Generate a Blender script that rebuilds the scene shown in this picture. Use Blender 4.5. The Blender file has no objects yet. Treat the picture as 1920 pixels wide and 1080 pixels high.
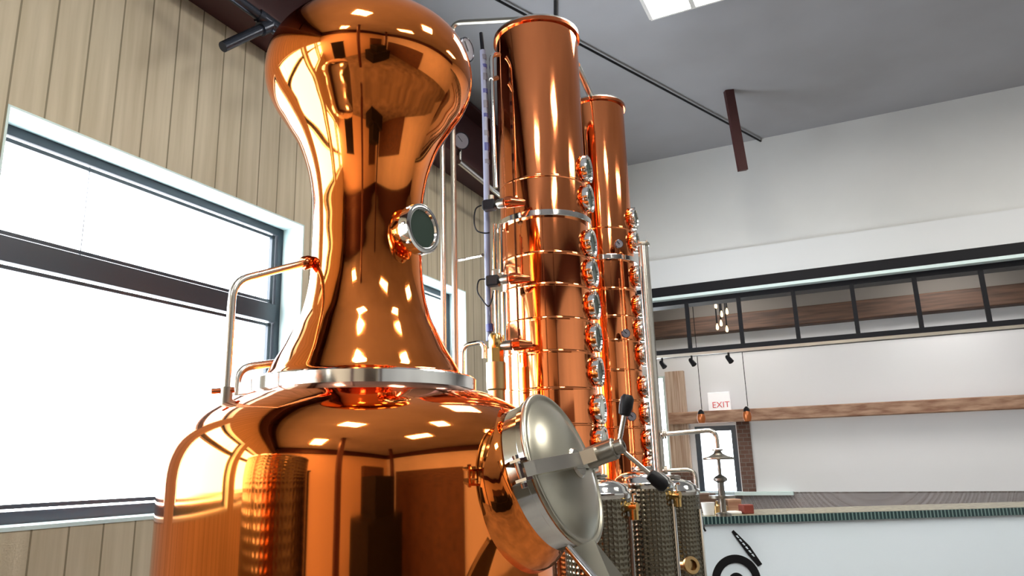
import bpy, math, random
from mathutils import Vector, Matrix

# ------------------------------------------------------------------ camera
FOC, PX, PY, EYE = 1374.0, 916.0, 540.0, 1.6
PITCH, ROLL = math.radians(13.6), math.radians(1.3)
cF = Vector((0, math.cos(PITCH), math.sin(PITCH)))
_R0 = Vector((1, 0, 0)); _U0 = Vector((0, -math.sin(PITCH), math.cos(PITCH)))
cR = math.cos(ROLL) * _R0 - math.sin(ROLL) * _U0
cU = math.sin(ROLL) * _R0 + math.cos(ROLL) * _U0
cC = Vector((0, 0, EYE))
scene = bpy.context.scene
cam_d = bpy.data.cameras.new('camera'); cam = bpy.data.objects.new('camera', cam_d)
scene.collection.objects.link(cam)
cam.matrix_world = Matrix(((cR.x, cU.x, -cF.x, cC.x), (cR.y, cU.y, -cF.y, cC.y), (cR.z, cU.z, -cF.z, cC.z), (0, 0, 0, 1)))
cam_d.sensor_width = 36.0; cam_d.lens = FOC / 1920 * 36.0
cam_d.shift_x = (960 - PX) / 1920; cam_d.clip_start = 0.05
scene.camera = cam

# ------------------------------------------------------------------ sky, exposure
world = bpy.data.worlds.new('daylight'); scene.world = world; world.use_nodes = True
bg = world.node_tree.nodes['Background']
bg.inputs[0].default_value = (0.93, 0.97, 1.0, 1); bg.inputs[1].default_value = 14.0
LAMP_W = 36.0            # emission of the ceiling lamps' diffusers
scene.view_settings.view_transform = 'Standard'; scene.view_settings.look = 'None'
scene.view_settings.gamma = 1.0; scene.view_settings.use_curve_mapping = False
scene.view_settings.exposure = 0.2
scene.cycles.max_bounces = 12; scene.cycles.diffuse_bounces = 5; scene.cycles.glossy_bounces = 6
scene.cycles.transparent_max_bounces = 12; scene.cycles.sample_clamp_indirect = 8.0
scene.cycles.caustics_reflective = False; scene.cycles.caustics_refractive = False

# ------------------------------------------------------------------ room axes: t to the right of the window wall, s along it
AZ = math.radians(26.5)
RD = Vector((math.sin(AZ), math.cos(AZ), 0)); RE = Vector((math.cos(AZ), -math.sin(AZ), 0)); UP = Vector((0, 0, 1))
def W(t, s, z): return RE * t + RD * s + UP * z
def ray(x, y): return (cF + cR * ((x - PX) / FOC) + cU * ((PY - y) / FOC)).normalized()
def at(x, y, D):                                   # point of the photo at horizontal distance D
    v = ray(x, y); return cC + v * (D / math.hypot(v.x, v.y))
def on(x, y, n, k):                                # point of the photo on the plane n.p = k
    v = ray(x, y); return cC + v * ((k - cC.dot(n)) / v.dot(n))
random.seed(4)

# ------------------------------------------------------------------ materials
def mat(name, col, rough=0.5, metal=0.0, emit=None, estr=0.0, spec=None):
    m = bpy.data.materials.new(name); m.use_nodes = True
    b = m.node_tree.nodes['Principled BSDF']
    b.inputs['Base Color'].default_value = (*col, 1); b.inputs['Roughness'].default_value = rough
    b.inputs['Metallic'].default_value = metal
    if spec is not None: b.inputs['Specular IOR Level'].default_value = spec
    if emit: b.inputs['Emission Color'].default_value = (*emit, 1); b.inputs['Emission Strength'].default_value = estr
    return m
def N(m, t, **kw):
    n = m.node_tree.nodes.new(t)
    for k, v in kw.items(): setattr(n, k, v)
    return n
def L(m, a, b): m.node_tree.links.new(a, b)
def bsdf(m): return m.node_tree.nodes['Principled BSDF']
def objco(m): return N(m, 'ShaderNodeTexCoord').outputs['Object']
def noise_bump(m, scale, strength, dist=0.01, stretch=None):
    co = objco(m)
    if stretch:
        mp = N(m, 'ShaderNodeMapping'); mp.inputs['Scale'].default_value = stretch; L(m, co, mp.inputs[0]); co = mp.outputs[0]
    n = N(m, 'ShaderNodeTexNoise'); n.inputs['Scale'].default_value = scale; n.inputs['Detail'].default_value = 3
    L(m, co, n.inputs['Vector'])
    bp = N(m, 'ShaderNodeBump'); bp.inputs['Strength'].default_value = strength; bp.inputs['Distance'].default_value = dist
    L(m, n.outputs['Fac'], bp.inputs['Height']); L(m, bp.outputs[0], bsdf(m).inputs['Normal'])
    return n
def noise_colour(m, scale, c1, c2, stretch=None, lo=0.35, hi=0.65):
    co = objco(m)
    if stretch:
        mp = N(m, 'ShaderNodeMapping'); mp.inputs['Scale'].default_value = stretch; L(m, co, mp.inputs[0]); co = mp.outputs[0]
    n = N(m, 'ShaderNodeTexNoise'); n.inputs['Scale'].default_value = scale; n.inputs['Detail'].default_value = 4
    L(m, co, n.inputs['Vector'])
    r = N(m, 'ShaderNodeValToRGB'); r.color_ramp.elements[0].position = lo; r.color_ramp.elements[1].position = hi
    r.color_ramp.elements[0].color = (*c1, 1); r.color_ramp.elements[1].color = (*c2, 1)
    L(m, n.outputs['Fac'], r.inputs[0]); L(m, r.outputs[0], bsdf(m).inputs['Base Color'])
def math_(m, op, a, b=None):
    n = N(m, 'ShaderNodeMath', operation=op)
    for i, v in enumerate((a, b)):
        if v is None: continue
        if isinstance(v, (int, float)): n.inputs[i].default_value = v
        else: L(m, v, n.inputs[i])
    return n.outputs[0]

COPPER_C = (1.0, 0.275, 0.056)
M = {}
M['copper'] = mat('polished_copper', COPPER_C, 0.055, 1.0); noise_bump(M['copper'], 2.2, 0.025, 0.02)
M['copper_column'] = mat('column_copper', (0.98, 0.31, 0.112), 0.075, 1.0); noise_bump(M['copper_column'], 3.0, 0.05, 0.01, (1, 1, .4))
M['copper_dark'] = mat('flange_copper', (0.62, 0.16, 0.06), 0.16, 1.0)
M['steel'] = mat('brushed_stainless', (0.60, 0.575, 0.52), 0.26, 1.0); noise_bump(M['steel'], 60, 0.06, 0.002, (1, 1, .08))
M['steel_bright'] = mat('polished_stainless', (0.78, 0.77, 0.74), 0.10, 1.0)
M['steel_door'] = mat('spun_stainless', (0.42, 0.40, 0.325), 0.30, 1.0); noise_bump(M['steel_door'], 90, 0.05, 0.002, (1, 1, .3))
M['steel_dark'] = mat('dull_steel', (0.34, 0.32, 0.28), 0.33, 1.0)
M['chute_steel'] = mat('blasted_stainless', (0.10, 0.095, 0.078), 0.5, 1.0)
M['brass'] = mat('brass', (0.72, 0.50, 0.19), 0.22, 1.0)
M['bronze'] = mat('bronze', (0.50, 0.33, 0.15), 0.32, 1.0)
M['black'] = mat('black_plastic', (0.008, 0.008, 0.010), 0.45, spec=0.2)
M['black_steel'] = mat('black_painted_steel', (0.010, 0.010, 0.013), 0.5, spec=0.15)
M['conduit'] = mat('dark_conduit', (0.035, 0.04, 0.055), 0.25, 0.6)
M['red_steel'] = mat('oxide_red_steel', (0.042, 0.006, 0.006), 0.55); noise_bump(M['red_steel'], 14, 0.15, 0.004)
M['frame'] = mat('window_frame_metal', (0.018, 0.028, 0.042), 0.35)
M['reveal'] = mat('white_reveal_paint', (0.74, 0.88, 0.88), 0.6)
M['ceiling'] = mat('ceiling_paint', (0.36, 0.36, 0.38), 0.85); noise_colour(M['ceiling'], 0.7, (0.33, 0.325, 0.34), (0.38, 0.38, 0.405))
M['white_wall'] = mat('white_wall_paint', (0.70, 0.70, 0.69), 0.85); noise_colour(M['white_wall'], 0.8, (0.66, 0.66, 0.655), (0.72, 0.72, 0.71))
M['bulkhead'] = mat('bulkhead_paint', (0.72, 0.73, 0.745), 0.8)
M['bar_wall'] = mat('bar_wall_paint', (0.80, 0.80, 0.82), 0.8)
M['bar_grey'] = mat('bar_upper_paint', (0.26, 0.235, 0.215), 0.85)
M['tan_wall'] = mat('tan_wall_paint', (0.64, 0.50, 0.36), 0.85)
M['floor'] = mat('concrete_floor', (0.16, 0.14, 0.13), 0.5); noise_colour(M['floor'], 1.2, (0.11, 0.10, 0.09), (0.21, 0.19, 0.17))
M['wood'] = mat('stained_timber', (0.16, 0.085, 0.05), 0.6); noise_colour(M['wood'], 5, (0.05, 0.026, 0.017), (0.12, 0.062, 0.038), (.4, .4, 6))
M['wood_light'] = mat('reclaimed_timber', (0.36, 0.2, 0.12), 0.6); noise_colour(M['wood_light'], 4, (0.25, 0.12, 0.07), (0.48, 0.30, 0.20), (1, 1, 5))
M['pilaster'] = mat('pilaster_timber', (0.50, 0.36, 0.26), 0.6); noise_colour(M['pilaster'], 5, (0.38, 0.24, 0.16), (0.62, 0.48, 0.38), (9, 9, .3))
M['amber'] = mat('amber_lamp_shade', (0.45, 0.13, 0.035), 0.3, 0.5)
M['bulb'] = mat('glowing_bulb', (1, .75, .4), 0.3, emit=(1, .66, .30), estr=3.0)
M['lamp'] = mat('lamp_diffuser', (1, 1, 1), 0.5, emit=(1.0, .96, .86), estr=LAMP_W)
M['lamp_strong'] = mat('strong_lamp_diffuser', (1, 1, 1), 0.5, emit=(1.0, .96, .88), estr=75.0)
M['bar_fill'] = mat('bar_fill_diffuser', (1, 1, 1), 0.5, emit=(1.0, .96, .90), estr=13.0)
M['white_plastic'] = mat('white_plastic', (0.8, 0.78, 0.76), 0.4)
M['counter_white'] = mat('white_laminate', (0.80, 0.90, 1.0), 0.35)
M['counter_top'] = mat('counter_stone', (0.30, 0.27, 0.20), 0.3); noise_colour(M['counter_top'], 25, (0.16, 0.13, 0.09), (0.45, 0.42, 0.3))
M['red_box'] = mat('red_card', (0.20, 0.032, 0.02), 0.5)
M['sign_red'] = mat('sign_red', (0.75, 0.10, 0.09), 0.5)
M['sign_white'] = mat('sign_white', (0.9, 0.9, 0.92), 0.4, emit=(1, .95, .95), estr=0.25)
M['dial'] = mat('dial_face', (0.22, 0.20, 0.235), 0.5, spec=0.2)
M['grey_plastic'] = mat('grey_plastic', (0.16, 0.14, 0.17), 0.35)
M['blue_plastic'] = mat('blue_plastic', (0.05, 0.05, 0.20), 0.35)
M['tube_plastic'] = mat('pale_blue_tube', (0.27, 0.27, 0.37), 0.3)
M['muntin'] = mat('pale_muntin', (0.55, 0.56, 0.62), 0.5)
M['porthole_glass'] = mat('dark_port_glass', (0.030, 0.046, 0.038), 0.25, spec=0.06)
M['porthole_shine'] = mat('shine_port_glass', (0.55, 0.62, 0.60), 0.05, spec=0.9)  # bright reflection on the lowest portholes, put into the glass colour

def glass(name, tint):
    m = bpy.data.materials.new(name); m.use_nodes = True; nt = m.node_tree
    for n in list(nt.nodes):
        if n.type != 'OUTPUT_MATERIAL': nt.nodes.remove(n)
    out = nt.nodes['Material Output']
    tr = N(m, 'ShaderNodeBsdfTransparent'); tr.inputs[0].default_value = (*tint, 1)
    gl = N(m, 'ShaderNodeBsdfGlossy'); gl.inputs['Roughness'].default_value = 0.02
    lw = N(m, 'ShaderNodeLayerWeight'); lw.inputs[0].default_value = 0.5
    fac = math_(m, 'ADD', math_(m, 'MULTIPLY', math_(m, 'POWER', lw.outputs['Facing'], 5.0), 0.6), 0.03)
    mx = N(m, 'ShaderNodeMixShader'); L(m, fac, mx.inputs[0]); L(m, tr.outputs[0], mx.inputs[1]); L(m, gl.outputs[0], mx.inputs[2])
    L(m, mx.outputs[0], out.inputs[0]); return m
M['glass'] = glass('window_glass', (0.97, 0.985, 1.0))
M['safe_glass'] = glass('vessel_glass', (0.86, 0.88, 0.92))

def cream_boards():
    m = mat('cream_board_siding', (0.50, 0.45, 0.34), 0.7)
    co = objco(m); sx = N(m, 'ShaderNodeSeparateXYZ'); L(m, co, sx.inputs[0])
    u = math_(m, 'FRACT', math_(m, 'DIVIDE', sx.outputs['Y'], 0.19))
    groove = math_(m, 'LESS_THAN', u, 0.055)
    fine = math_(m, 'FRACT', math_(m, 'DIVIDE', sx.outputs['Y'], 0.095))
    n = N(m, 'ShaderNodeTexNoise'); n.inputs['Scale'].default_value = 9; n.inputs['Detail'].default_value = 4
    mp = N(m, 'ShaderNodeMapping'); mp.inputs['Scale'].default_value = (1, 2.2, .12); L(m, co, mp.inputs[0]); L(m, mp.outputs[0], n.inputs[0])
    r = N(m, 'ShaderNodeValToRGB'); r.color_ramp.elements[0].position = .3; r.color_ramp.elements[1].position = .72
    r.color_ramp.elements[0].color = (.50, .42, .295, 1); r.color_ramp.elements[1].color = (.65, .56, .42, 1)
    L(m, n.outputs['Fac'], r.inputs[0])
    mix = N(m, 'ShaderNodeMixRGB'); mix.inputs[2].default_value = (.24, .20, .13, 1)
    L(m, groove, mix.inputs[0]); L(m, r.outputs[0], mix.inputs[1]); L(m, mix.outputs[0], bsdf(m).inputs['Base Color'])
    bp = N(m, 'ShaderNodeBump'); bp.inputs['Strength'].default_value = .6; bp.inputs['Distance'].default_value = .008; bp.invert = True
    L(m, groove, bp.inputs['Height']); L(m, bp.outputs[0], bsdf(m).inputs['Normal']); return m
M['cream'] = cream_boards()

def dimples(name, radius, pitch, base):
    m = mat(name, base, 0.24, 1.0)
    co = objco(m); sx = N(m, 'ShaderNodeSeparateXYZ'); L(m, co, sx.inputs[0])
    ang = math_(m, 'ARCTAN2', sx.outputs['Y'], sx.outputs['X'])
    k = math.pi / pitch
    n_round = max(6, round(2 * math.pi * radius / (2 * pitch)))
    u = math_(m, 'MULTIPLY', ang, float(n_round)); v = math_(m, 'MULTIPLY', sx.outputs['Z'], k)
    h = math_(m, 'MULTIPLY', math_(m, 'COSINE', u), math_(m, 'COSINE', v))
    h = math_(m, 'POWER', math_(m, 'ABSOLUTE', h), 1.6)
    bp = N(m, 'ShaderNodeBump'); bp.inputs['Strength'].default_value = 0.6; bp.inputs['Distance'].default_value = .005; bp.invert = True
    L(m, h, bp.inputs['Height']); L(m, bp.outputs[0], bsdf(m).inputs['Normal']); return m
M['dimple'] = dimples('dimple_jacket_stainless', 0.175, 0.026, (0.19, 0.172, 0.13))
M['dimple_large'] = dimples('large_dimple_jacket', 0.6, 0.06, (0.24, 0.22, 0.18))

def brick(name, c1, c2, mortar, scale):
    m = mat(name, c1, 0.85)
    co = objco(m); mp = N(m, 'ShaderNodeMapping'); mp.inputs['Rotation'].default_value = (math.radians(90), 0, 0); L(m, co, mp.inputs[0])
    b = N(m, 'ShaderNodeTexBrick'); b.inputs['Color1'].default_value = (*c1, 1); b.inputs['Color2'].default_value = (*c2, 1)
    b.inputs['Mortar'].default_value = (*mortar, 1); b.inputs['Scale'].default_value = scale
    L(m, mp.outputs[0], b.inputs['Vector']); L(m, b.outputs['Color'], bsdf(m).inputs['Base Color']); return m
M['brick'] = brick('red_brown_brick', (0.11, 0.05, 0.036), (0.16, 0.085, 0.065), (0.20, 0.165, 0.14), 4.2)
def stripes():
    m = mat('tiled_counter_edge', (0.02, 0.05, 0.06), 0.3)
    sx = N(m, 'ShaderNodeSeparateXYZ'); L(m, objco(m), sx.inputs[0])
    f_ = math_(m, 'LESS_THAN', math_(m, 'FRACT', math_(m, 'DIVIDE', sx.outputs['X'], 0.03)), 0.35)
    mix = N(m, 'ShaderNodeMixRGB'); mix.inputs[1].default_value = (.008, .03, .035, 1); mix.inputs[2].default_value = (.16, .25, .24, 1)
    L(m, f_, mix.inputs[0]); L(m, mix.outputs[0], bsdf(m).inputs['Base Color']); return m
M['edge_tiles'] = stripes()

# ------------------------------------------------------------------ mesh builder (points are given in world space)
def axis_frame(o, d):
    d = Vector(d).normalized(); h = UP if abs(d.z) < .95 else Vector((1, 0, 0))
    x = h.cross(d).normalized(); y = d.cross(x)
    return Matrix(((x.x, y.x, d.x, o[0]), (x.y, y.y, d.y, o[1]), (x.z, y.z, d.z, o[2]), (0, 0, 0, 1)))
ROOM = Matrix.Rotation(-AZ, 4, 'Z')                # maps (t, s, z) to the world
class MB:
    def __init__(self): self.v = []; self.f = []
    def quadgrid(self, rings, closed=True):
        b = len(self.v); n = len(rings[0])
        for r in rings: self.v += [Vector(p) for p in r]
        for i in range(len(rings) - 1):
            for j in range(n if closed else n - 1):
                a = b + i * n + j; c = b + i * n + (j + 1) % n
                self.f.append((a, c, c + n, a + n))
        return b, n
    def lathe(self, prof, m=None, seg=48, a0=0.0, a1=None):
        m = m or Matrix.Identity(4); full = a1 is None; a1 = a0 + 2 * math.pi if full else a1
        k = seg if full else seg + 1
        A_ = [a0 + (a1 - a0) * j / seg for j in range(k)]
        rings = [[m @ Vector((max(r, 1e-5) * math.cos(a), max(r, 1e-5) * math.sin(a), z)) for a in A_] for r, z in prof]
        self.quadgrid(rings, full); return self
    def tube(self, pts, r, seg=12, caps=True, radii=None):
        pts = [Vector(p) for p in pts]; rings = []
        n = len(pts); x = None
        for i, p in enumerate(pts):
            d = (pts[min(i + 1, n - 1)] - pts[max(i - 1, 0)]).normalized()
            if x is None:
                h = UP if abs(d.z) < .9 else Vector((1, 0, 0)); x = h.cross(d).normalized()
            else: x = (x - d * x.dot(d)).normalized()
            y = d.cross(x); rr = radii[i] if radii else r
            rings.append([p + (x * math.cos(2 * math.pi * j / seg) + y * math.sin(2 * math.pi * j / seg)) * rr for j in range(seg)])
        b, k = self.quadgrid(rings)
        if caps:
            self.f.append(tuple(b + j for j in reversed(range(k)))); e_ = b + (n - 1) * k; self.f.append(tuple(e_ + j for j in range(k)))
        return self
    def box(self, lo, hi, m=None):
        m = m or Matrix.Identity(4); b = len(self.v)
        for z in (lo[2], hi[2]):
            for x, y in ((lo[0], lo[1]), (hi[0], lo[1]), (hi[0], hi[1]), (lo[0], hi[1])): self.v.append(m @ Vector((x, y, z)))
        self.f += [tuple(b + i for i in q) for q in ((3, 2, 1, 0), (4, 5, 6, 7), (0, 1, 5, 4), (1, 2, 6, 5), (2, 3, 7, 6), (3, 0, 4, 7))]
        return self
    def rbox(self, t, s, z): return self.box((t[0], s[0], z[0]), (t[1], s[1], z[1]), ROOM)
    def bbox(self, lo, hi, m, bev):                # box with chamfered upright edges and top and bottom
        x0, y0, z0 = lo; x1, y1, z1 = hi; c = bev
        def ring(i, z): 
            k = c - i
            return [m @ Vector(p + (z,)) for p in ((x0 + c, y0 + i), (x1 - c, y0 + i), (x1 - i, y0 + c), (x1 - i, y1 - c), (x1 - c, y1 - i), (x0 + c, y1 - i), (x0 + i, y1 - c), (x0 + i, y0 + c))]
        rings = [ring(c * .9, z0), ring(0, z0 + c), ring(0, z1 - c), ring(c * .9, z1)]
        b, k = self.quadgrid(rings); self.f.append(tuple(b + j for j in reversed(range(k)))); e_ = b + 3 * k; self.f.append(tuple(e_ + j for j in range(k)))
        return self
    def prism(self, outline, z0, z1, m):           # outline in the frame's x, y, extruded along its z
        b = len(self.v); n = len(outline)
        for z in (z0, z1): self.v += [m @ Vector((x, y, z)) for x, y in outline]
        self.f.append(tuple(b + i for i in reversed(range(n)))); self.f.append(tuple(b + n + i for i in range(n)))
        for i in range(n):
            j = (i + 1) % n; self.f.append((b + i, b + j, b + n + j, b + n + i))
        return self
    def wall(self, u, v, holes, to, depth):        # slab with rectangular holes; to(u, v, w) -> world, w in (0, depth)
        us = sorted({u[0], u[1], *[x for h in holes for x in h[:2]]}); vs = sorted({v[0], v[1], *[x for h in holes for x in h[2:]]})
        def inside(a, b): return any(h[0] < a < h[1] and h[2] < b < h[3] for h in holes)
        for i in range(len(us) - 1):
            for j in range(len(vs) - 1):
                if inside((us[i] + us[i + 1]) / 2, (vs[j] + vs[j + 1]) / 2): continue
                b = len(self.v)
                for w in (0, depth):
                    self.v += [to(us[i], vs[j], w), to(us[i + 1], vs[j], w), to(us[i + 1], vs[j + 1], w), to(us[i], vs[j + 1], w)]
                self.f += [tuple(b + k for k in q) for q in ((0, 1, 2, 3), (7, 6, 5, 4), (0, 4, 5, 1), (1, 5, 6, 2), (2, 6, 7, 3), (3, 7, 4, 0))]
        return self
    def build(self, name, material, parent=None, smooth=True, loc=None, rotz=0.0, sharp=35):
        if parent is not None: mw = WORLD[parent.name]
        else: mw = Matrix.Translation(loc if loc is not None else self.base()) @ Matrix.Rotation(rotz, 4, 'Z')
        inv = mw.inverted()
        me = bpy.data.meshes.new(name); me.from_pydata([inv @ p for p in self.v], [], self.f); me.validate()
        import bmesh
        bm = bmesh.new(); bm.from_mesh(me); bmesh.ops.recalc_face_normals(bm, faces=bm.faces); bm.to_mesh(me); bm.free()
        me.materials.append(material)
        if smooth:
            me.polygons.foreach_set('use_smooth', [True] * len(me.polygons))
            me.set_sharp_from_angle(angle=math.radians(sharp))
        o = bpy.data.objects.new(name, me); scene.collection.objects.link(o)
        if parent is not None: o.parent = parent
        else: o.matrix_world = mw
        WORLD[o.name] = mw
        return o
    def base(self):
        lo = [min(p[i] for p in self.v) for i in range(3)]; hi = [max(p[i] for p in self.v) for i in range(3)]
        return Vector(((lo[0] + hi[0]) / 2, (lo[1] + hi[1]) / 2, lo[2]))
WORLD = {}
def tag(o, label=None, cat=None, group=None, kind=None):
    if label: o['label'] = label
    if cat: o['category'] = cat
    if group: o['group'] = group
    if kind: o['kind'] = kind
    return o
def thing(name, loc, label, cat, group=None, rotz=0.0):
    o = bpy.data.objects.new(name, None); scene.collection.objects.link(o); o.empty_display_size = .1
    o.matrix_world = Matrix.Translation(loc) @ Matrix.Rotation(rotz, 4, 'Z'); WORLD[o.name] = o.matrix_world.copy()
    return tag(o, label, cat, group)
def struct(o): o['kind'] = 'structure'; return o
def spline(cp, n):                                 # Catmull-Rom through control points
    out = []
    for i in range(len(cp) - 1):
        p0, p1, p2, p3 = cp[max(i - 1, 0)], cp[i], cp[i + 1], cp[min(i + 2, len(cp) - 1)]
        for k in range(n):
            u = k / n
            out.append(tuple(.5 * (2 * b + (c - a) * u + (2 * a - 5 * b + 4 * c - d) * u * u + (3 * b - a - 3 * c + d) * u ** 3) for a, b, c, d in zip(p0, p1, p2, p3)))
    out.append(tuple(cp[-1])); return out
def bend(pts, r, n=6):                             # polyline with rounded corners
    pts = [Vector(p) for p in pts]; out = [pts[0]]
    for i in range(1, len(pts) - 1):
        a = (pts[i - 1] - pts[i]); b = (pts[i + 1] - pts[i]); k = min(r, a.length * .49, b.length * .49)
        a = pts[i] + a.normalized() * k; b = pts[i] + b.normalized() * k
        for j in range(n + 1):
            u = j / n; out.append(a * (1 - u) ** 2 + pts[i] * 2 * u * (1 - u) + b * u * u)
    out.append(pts[-1]); return out
def ring_prof(ri, ro, z0, z1, c=.004):
    return [(ri, z0), (ro - c, z0), (ro, z0 + c), (ro, z1 - c), (ro - c, z1), (ri, z1)]
def disc_prof(r, z0, z1, c=.003):
    return [(0, z0), (r - c, z0), (r, z0 + c), (r, z1 - c), (r - c, z1), (0, z1)]

# ================================================================== THE SETTING
CEIL, TW, SB, TR, SF = 5.36, -3.6, 8.82, 6.5, -5.0
WIN = [(-6.14 + 2.66 * k, -3.94 + 2.66 * k) for k in range(0)]
WIN = [(6.67 - 2.2 - 2.56 * k, 6.67 - 2.56 * k) for k in range(5)]     # openings along the window wall
WZ = (1.35, 3.40)
def to_left(u, v, w): return W(TW - w, u, v)
struct(MB().wall((SF, 12.0), (0, CEIL), [(a, b, *WZ) for a, b in WIN], to_left, .26).build('wall_left', M['cream'], loc=Vector((0, 0, 0)), rotz=-AZ, smooth=False))
m = MB()
for a, b in WIN:                                   # white lined reveals
    for q in (((TW - .25, TW + .004), (a, a + .012), WZ), ((TW - .25, TW + .004), (b - .012, b), WZ),
              ((TW - .25, TW + .004), (a, b), (WZ[1] - .012, WZ[1])), ((TW - .25, TW + .004), (a, b), (WZ[0], WZ[0] + .02))): m.rbox(*q)
struct(m.build('trim_1', M['reveal'], smooth=False, loc=Vector((0, 0, 0)), rotz=-AZ))
for k, (a, b) in enumerate(WIN):
    root = thing(f'window_{k + 1}', W(TW - .2, (a + b) / 2, WZ[0]), None, None, rotz=-AZ); root['kind'] = 'structure'
    f0, f1 = TW - .245, TW - .19
    a_, b_ = a + .012, b - .012; zb, zt = WZ[0] + .02, WZ[1] - .012
    m = MB()
    for q in (((f0, f1), (a_, a_ + .055), (zb, zt)), ((f0, f1), (b_ - .055, b_), (zb, zt)), ((f0, f1), (a_ + .055, b_ - .055), (zt - .055, zt)), ((f0, f1), (a_ + .055, b_ - .055), (zb, zb + .06)),
              ((f0, f1 + .01), (a_ + .055, b_ - .055), (2.66, 2.79))): m.rbox(*q)
    for z0, z1 in ((zb + .06, 2.66), (2.79, zt - .055)):   # sash frames set inside
        g0, g1 = f0 + .012, f1 - .015; c0, c1 = a_ + .07, b_ - .07
        m.rbox((g0, g1), (c0, c0 + .03), (z0 + .008, z1 - .008)).rbox((g0, g1), (c1 - .03, c1), (z0 + .008, z1 - .008))
        m.rbox((g0, g1), (c0, c1), (z1 - .034, z1 - .012)).rbox((g0, g1), (c0, c1), (z0 + .012, z0 + .034))
    m.build('window_frame', M['frame'], root, smooth=False)
    MB().rbox((f0 + .02, f0 + .028), (a_ + .08, b_ - .08), (zb + .06, zt - .06)).build('pane', M['glass'], root, smooth=False)
    mb = MB()
    for u in (.27, .82): mb.rbox((f0 + .03, f0 + .036), (a_ + (b_ - a_) * u - .003, a_ + (b_ - a_) * u + .003), (2.79, zt - .06))
    mb.build('muntin', M['muntin'], root, smooth=False)

struct(MB().rbox((TW - .3, TR + .3), (SF - .3, SB + .12), (CEIL, CEIL + .2)).build('ceiling', M['ceiling'], smooth=False, loc=Vector((0, 0, CEIL)), rotz=-AZ))
struct(MB().rbox((TW - .3, TR + .3), (SF - .3, 12.3), (-.2, 0)).build('floor', M['floor'], smooth=False, loc=Vector((0, 0, 0)), rotz=-AZ))
struct(MB().rbox((TW, TR), (SB, SB + .2), (4.01, CEIL)).build('wall_back', M['white_wall'], smooth=False, loc=Vector((0, 0, 0)), rotz=-AZ))
struct(MB().rbox((TR, TR + .2), (SF, 12.0), (0, CEIL)).build('wall_right', M['white_wall'], smooth=False, loc=Vector((0, 0, 0)), rotz=-AZ))
struct(MB().rbox((TW, TR), (SF - .2, SF), (0, CEIL)).build('wall_front', M['tan_wall'], smooth=False, loc=Vector((0, 0, 0)), rotz=-AZ))
struct(MB().rbox((TW + .001, TR - .001), (SB - .09, SB + .2), (3.66, 4.012)).build('trim_2', M['bulkhead'], smooth=False, loc=Vector((0, 0, 0)), rotz=-AZ))
# header beam under the bulkhead: dark channel, pale rail, dark lower flange
struct(MB().rbox((TW + .001, TR - .001), (SB - .10, SB + .1), (3.545, 3.66)).build('trim_3', M['black_steel'], smooth=False, loc=Vector((0, 0, 0)), rotz=-AZ))
struct(MB().rbox((TW + .001, TR - .001), (SB - .13, SB - .02), (3.50, 3.535)).build('trim_4', M['reveal'], smooth=False, loc=Vector((0, 0, 0)), rotz=-AZ))
struct(MB().rbox((TW + .001, TR - .001), (SB - .02, SB + .2), (3.44, 3.545)).build('trim_5', M['black_steel'], smooth=False, loc=Vector((0, 0, 0)), rotz=-AZ))

# bar room beyond the opening
SBAR = 11.5
WB = [(-2.30, -1.70, 1.12, 2.10), (-3.10, -2.70, .5, 2.9)]
struct(MB().wall((TW, TR), (1.14, 3.48), WB, lambda u, v, w: W(u, SBAR + w, v), .25).build('wall_bar', M['bar_wall'], smooth=False, loc=Vector((0, 0, 0)), rotz=-AZ))
struct(MB().wall((TW, TR), (0, 1.14), [(-3.10, -2.70, .5, 1.14)], lambda u, v, w: W(u, SBAR + w, v), .25).build('wall_barbase', M['brick'], smooth=False, loc=Vector((0, 0, 0)), rotz=-AZ))
struct(MB().rbox((TW, TR), (SBAR, SBAR + .25), (3.48, 4.5)).build('wall_barupper', M['bar_grey'], smooth=False, loc=Vector((0, 0, 0)), rotz=-AZ))
struct(MB().rbox((TW - .3, TR + .3), (SB + .2, 12.0), (4.3, 4.45)).build('ceiling_bar', M['bar_grey'], smooth=False, loc=Vector((0, 0, 4.3)), rotz=-AZ))
for k, (a, b, z0, z1) in enumerate(WB):
    root = thing(f'window_{k + 6}', W((a + b) / 2, SBAR + .1, z0), None, None, rotz=-AZ); root['kind'] = 'structure'
    m = MB(); c = .075 if k == 0 else .03
    for q in (((a, a + c), (z0, z1)), ((b - c, b), (z0, z1)), ((a + c, b - c), (z1 - c, z1)), ((a + c, b - c), (z0, z0 + .04))): m.rbox(q[0], (SBAR + .02, SBAR + .10), q[1])
    m.build('window_frame', M['frame' if k == 0 else 'reveal'], root, smooth=False)
    MB().rbox((a + c, b - c), (SBAR + .07, SBAR + .076), (z0 + .04, z1 - c)).build('pane', M['glass'], root, smooth=False)
struct(MB().rbox((-2.66, -2.38), (SBAR - .10, SBAR), (1.43, 2.95)).build('trim_6', M['pilaster'], smooth=False, loc=W(-2.52, SBAR, 1.14), rotz=-AZ))
struct(MB().rbox((-2.68, -2.36), (SBAR - .12, SBAR), (1.14, 1.43)).build('trim_12', M['brick'], smooth=False, loc=W(-2.52, SBAR, 1.14), rotz=-AZ))
struct(MB().rbox((-1.68, -1.50), (SBAR - .05, SBAR), (1.14, 2.16)).build('trim_7', M['brick'], smooth=False, loc=W(-1.6, SBAR, 1.14), rotz=-AZ))
struct(MB().rbox((-2.45, -1.0), (SBAR - .12, SBAR + .001), (1.10, 1.15)).build('trim_8', M['reveal'], smooth=False))
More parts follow.
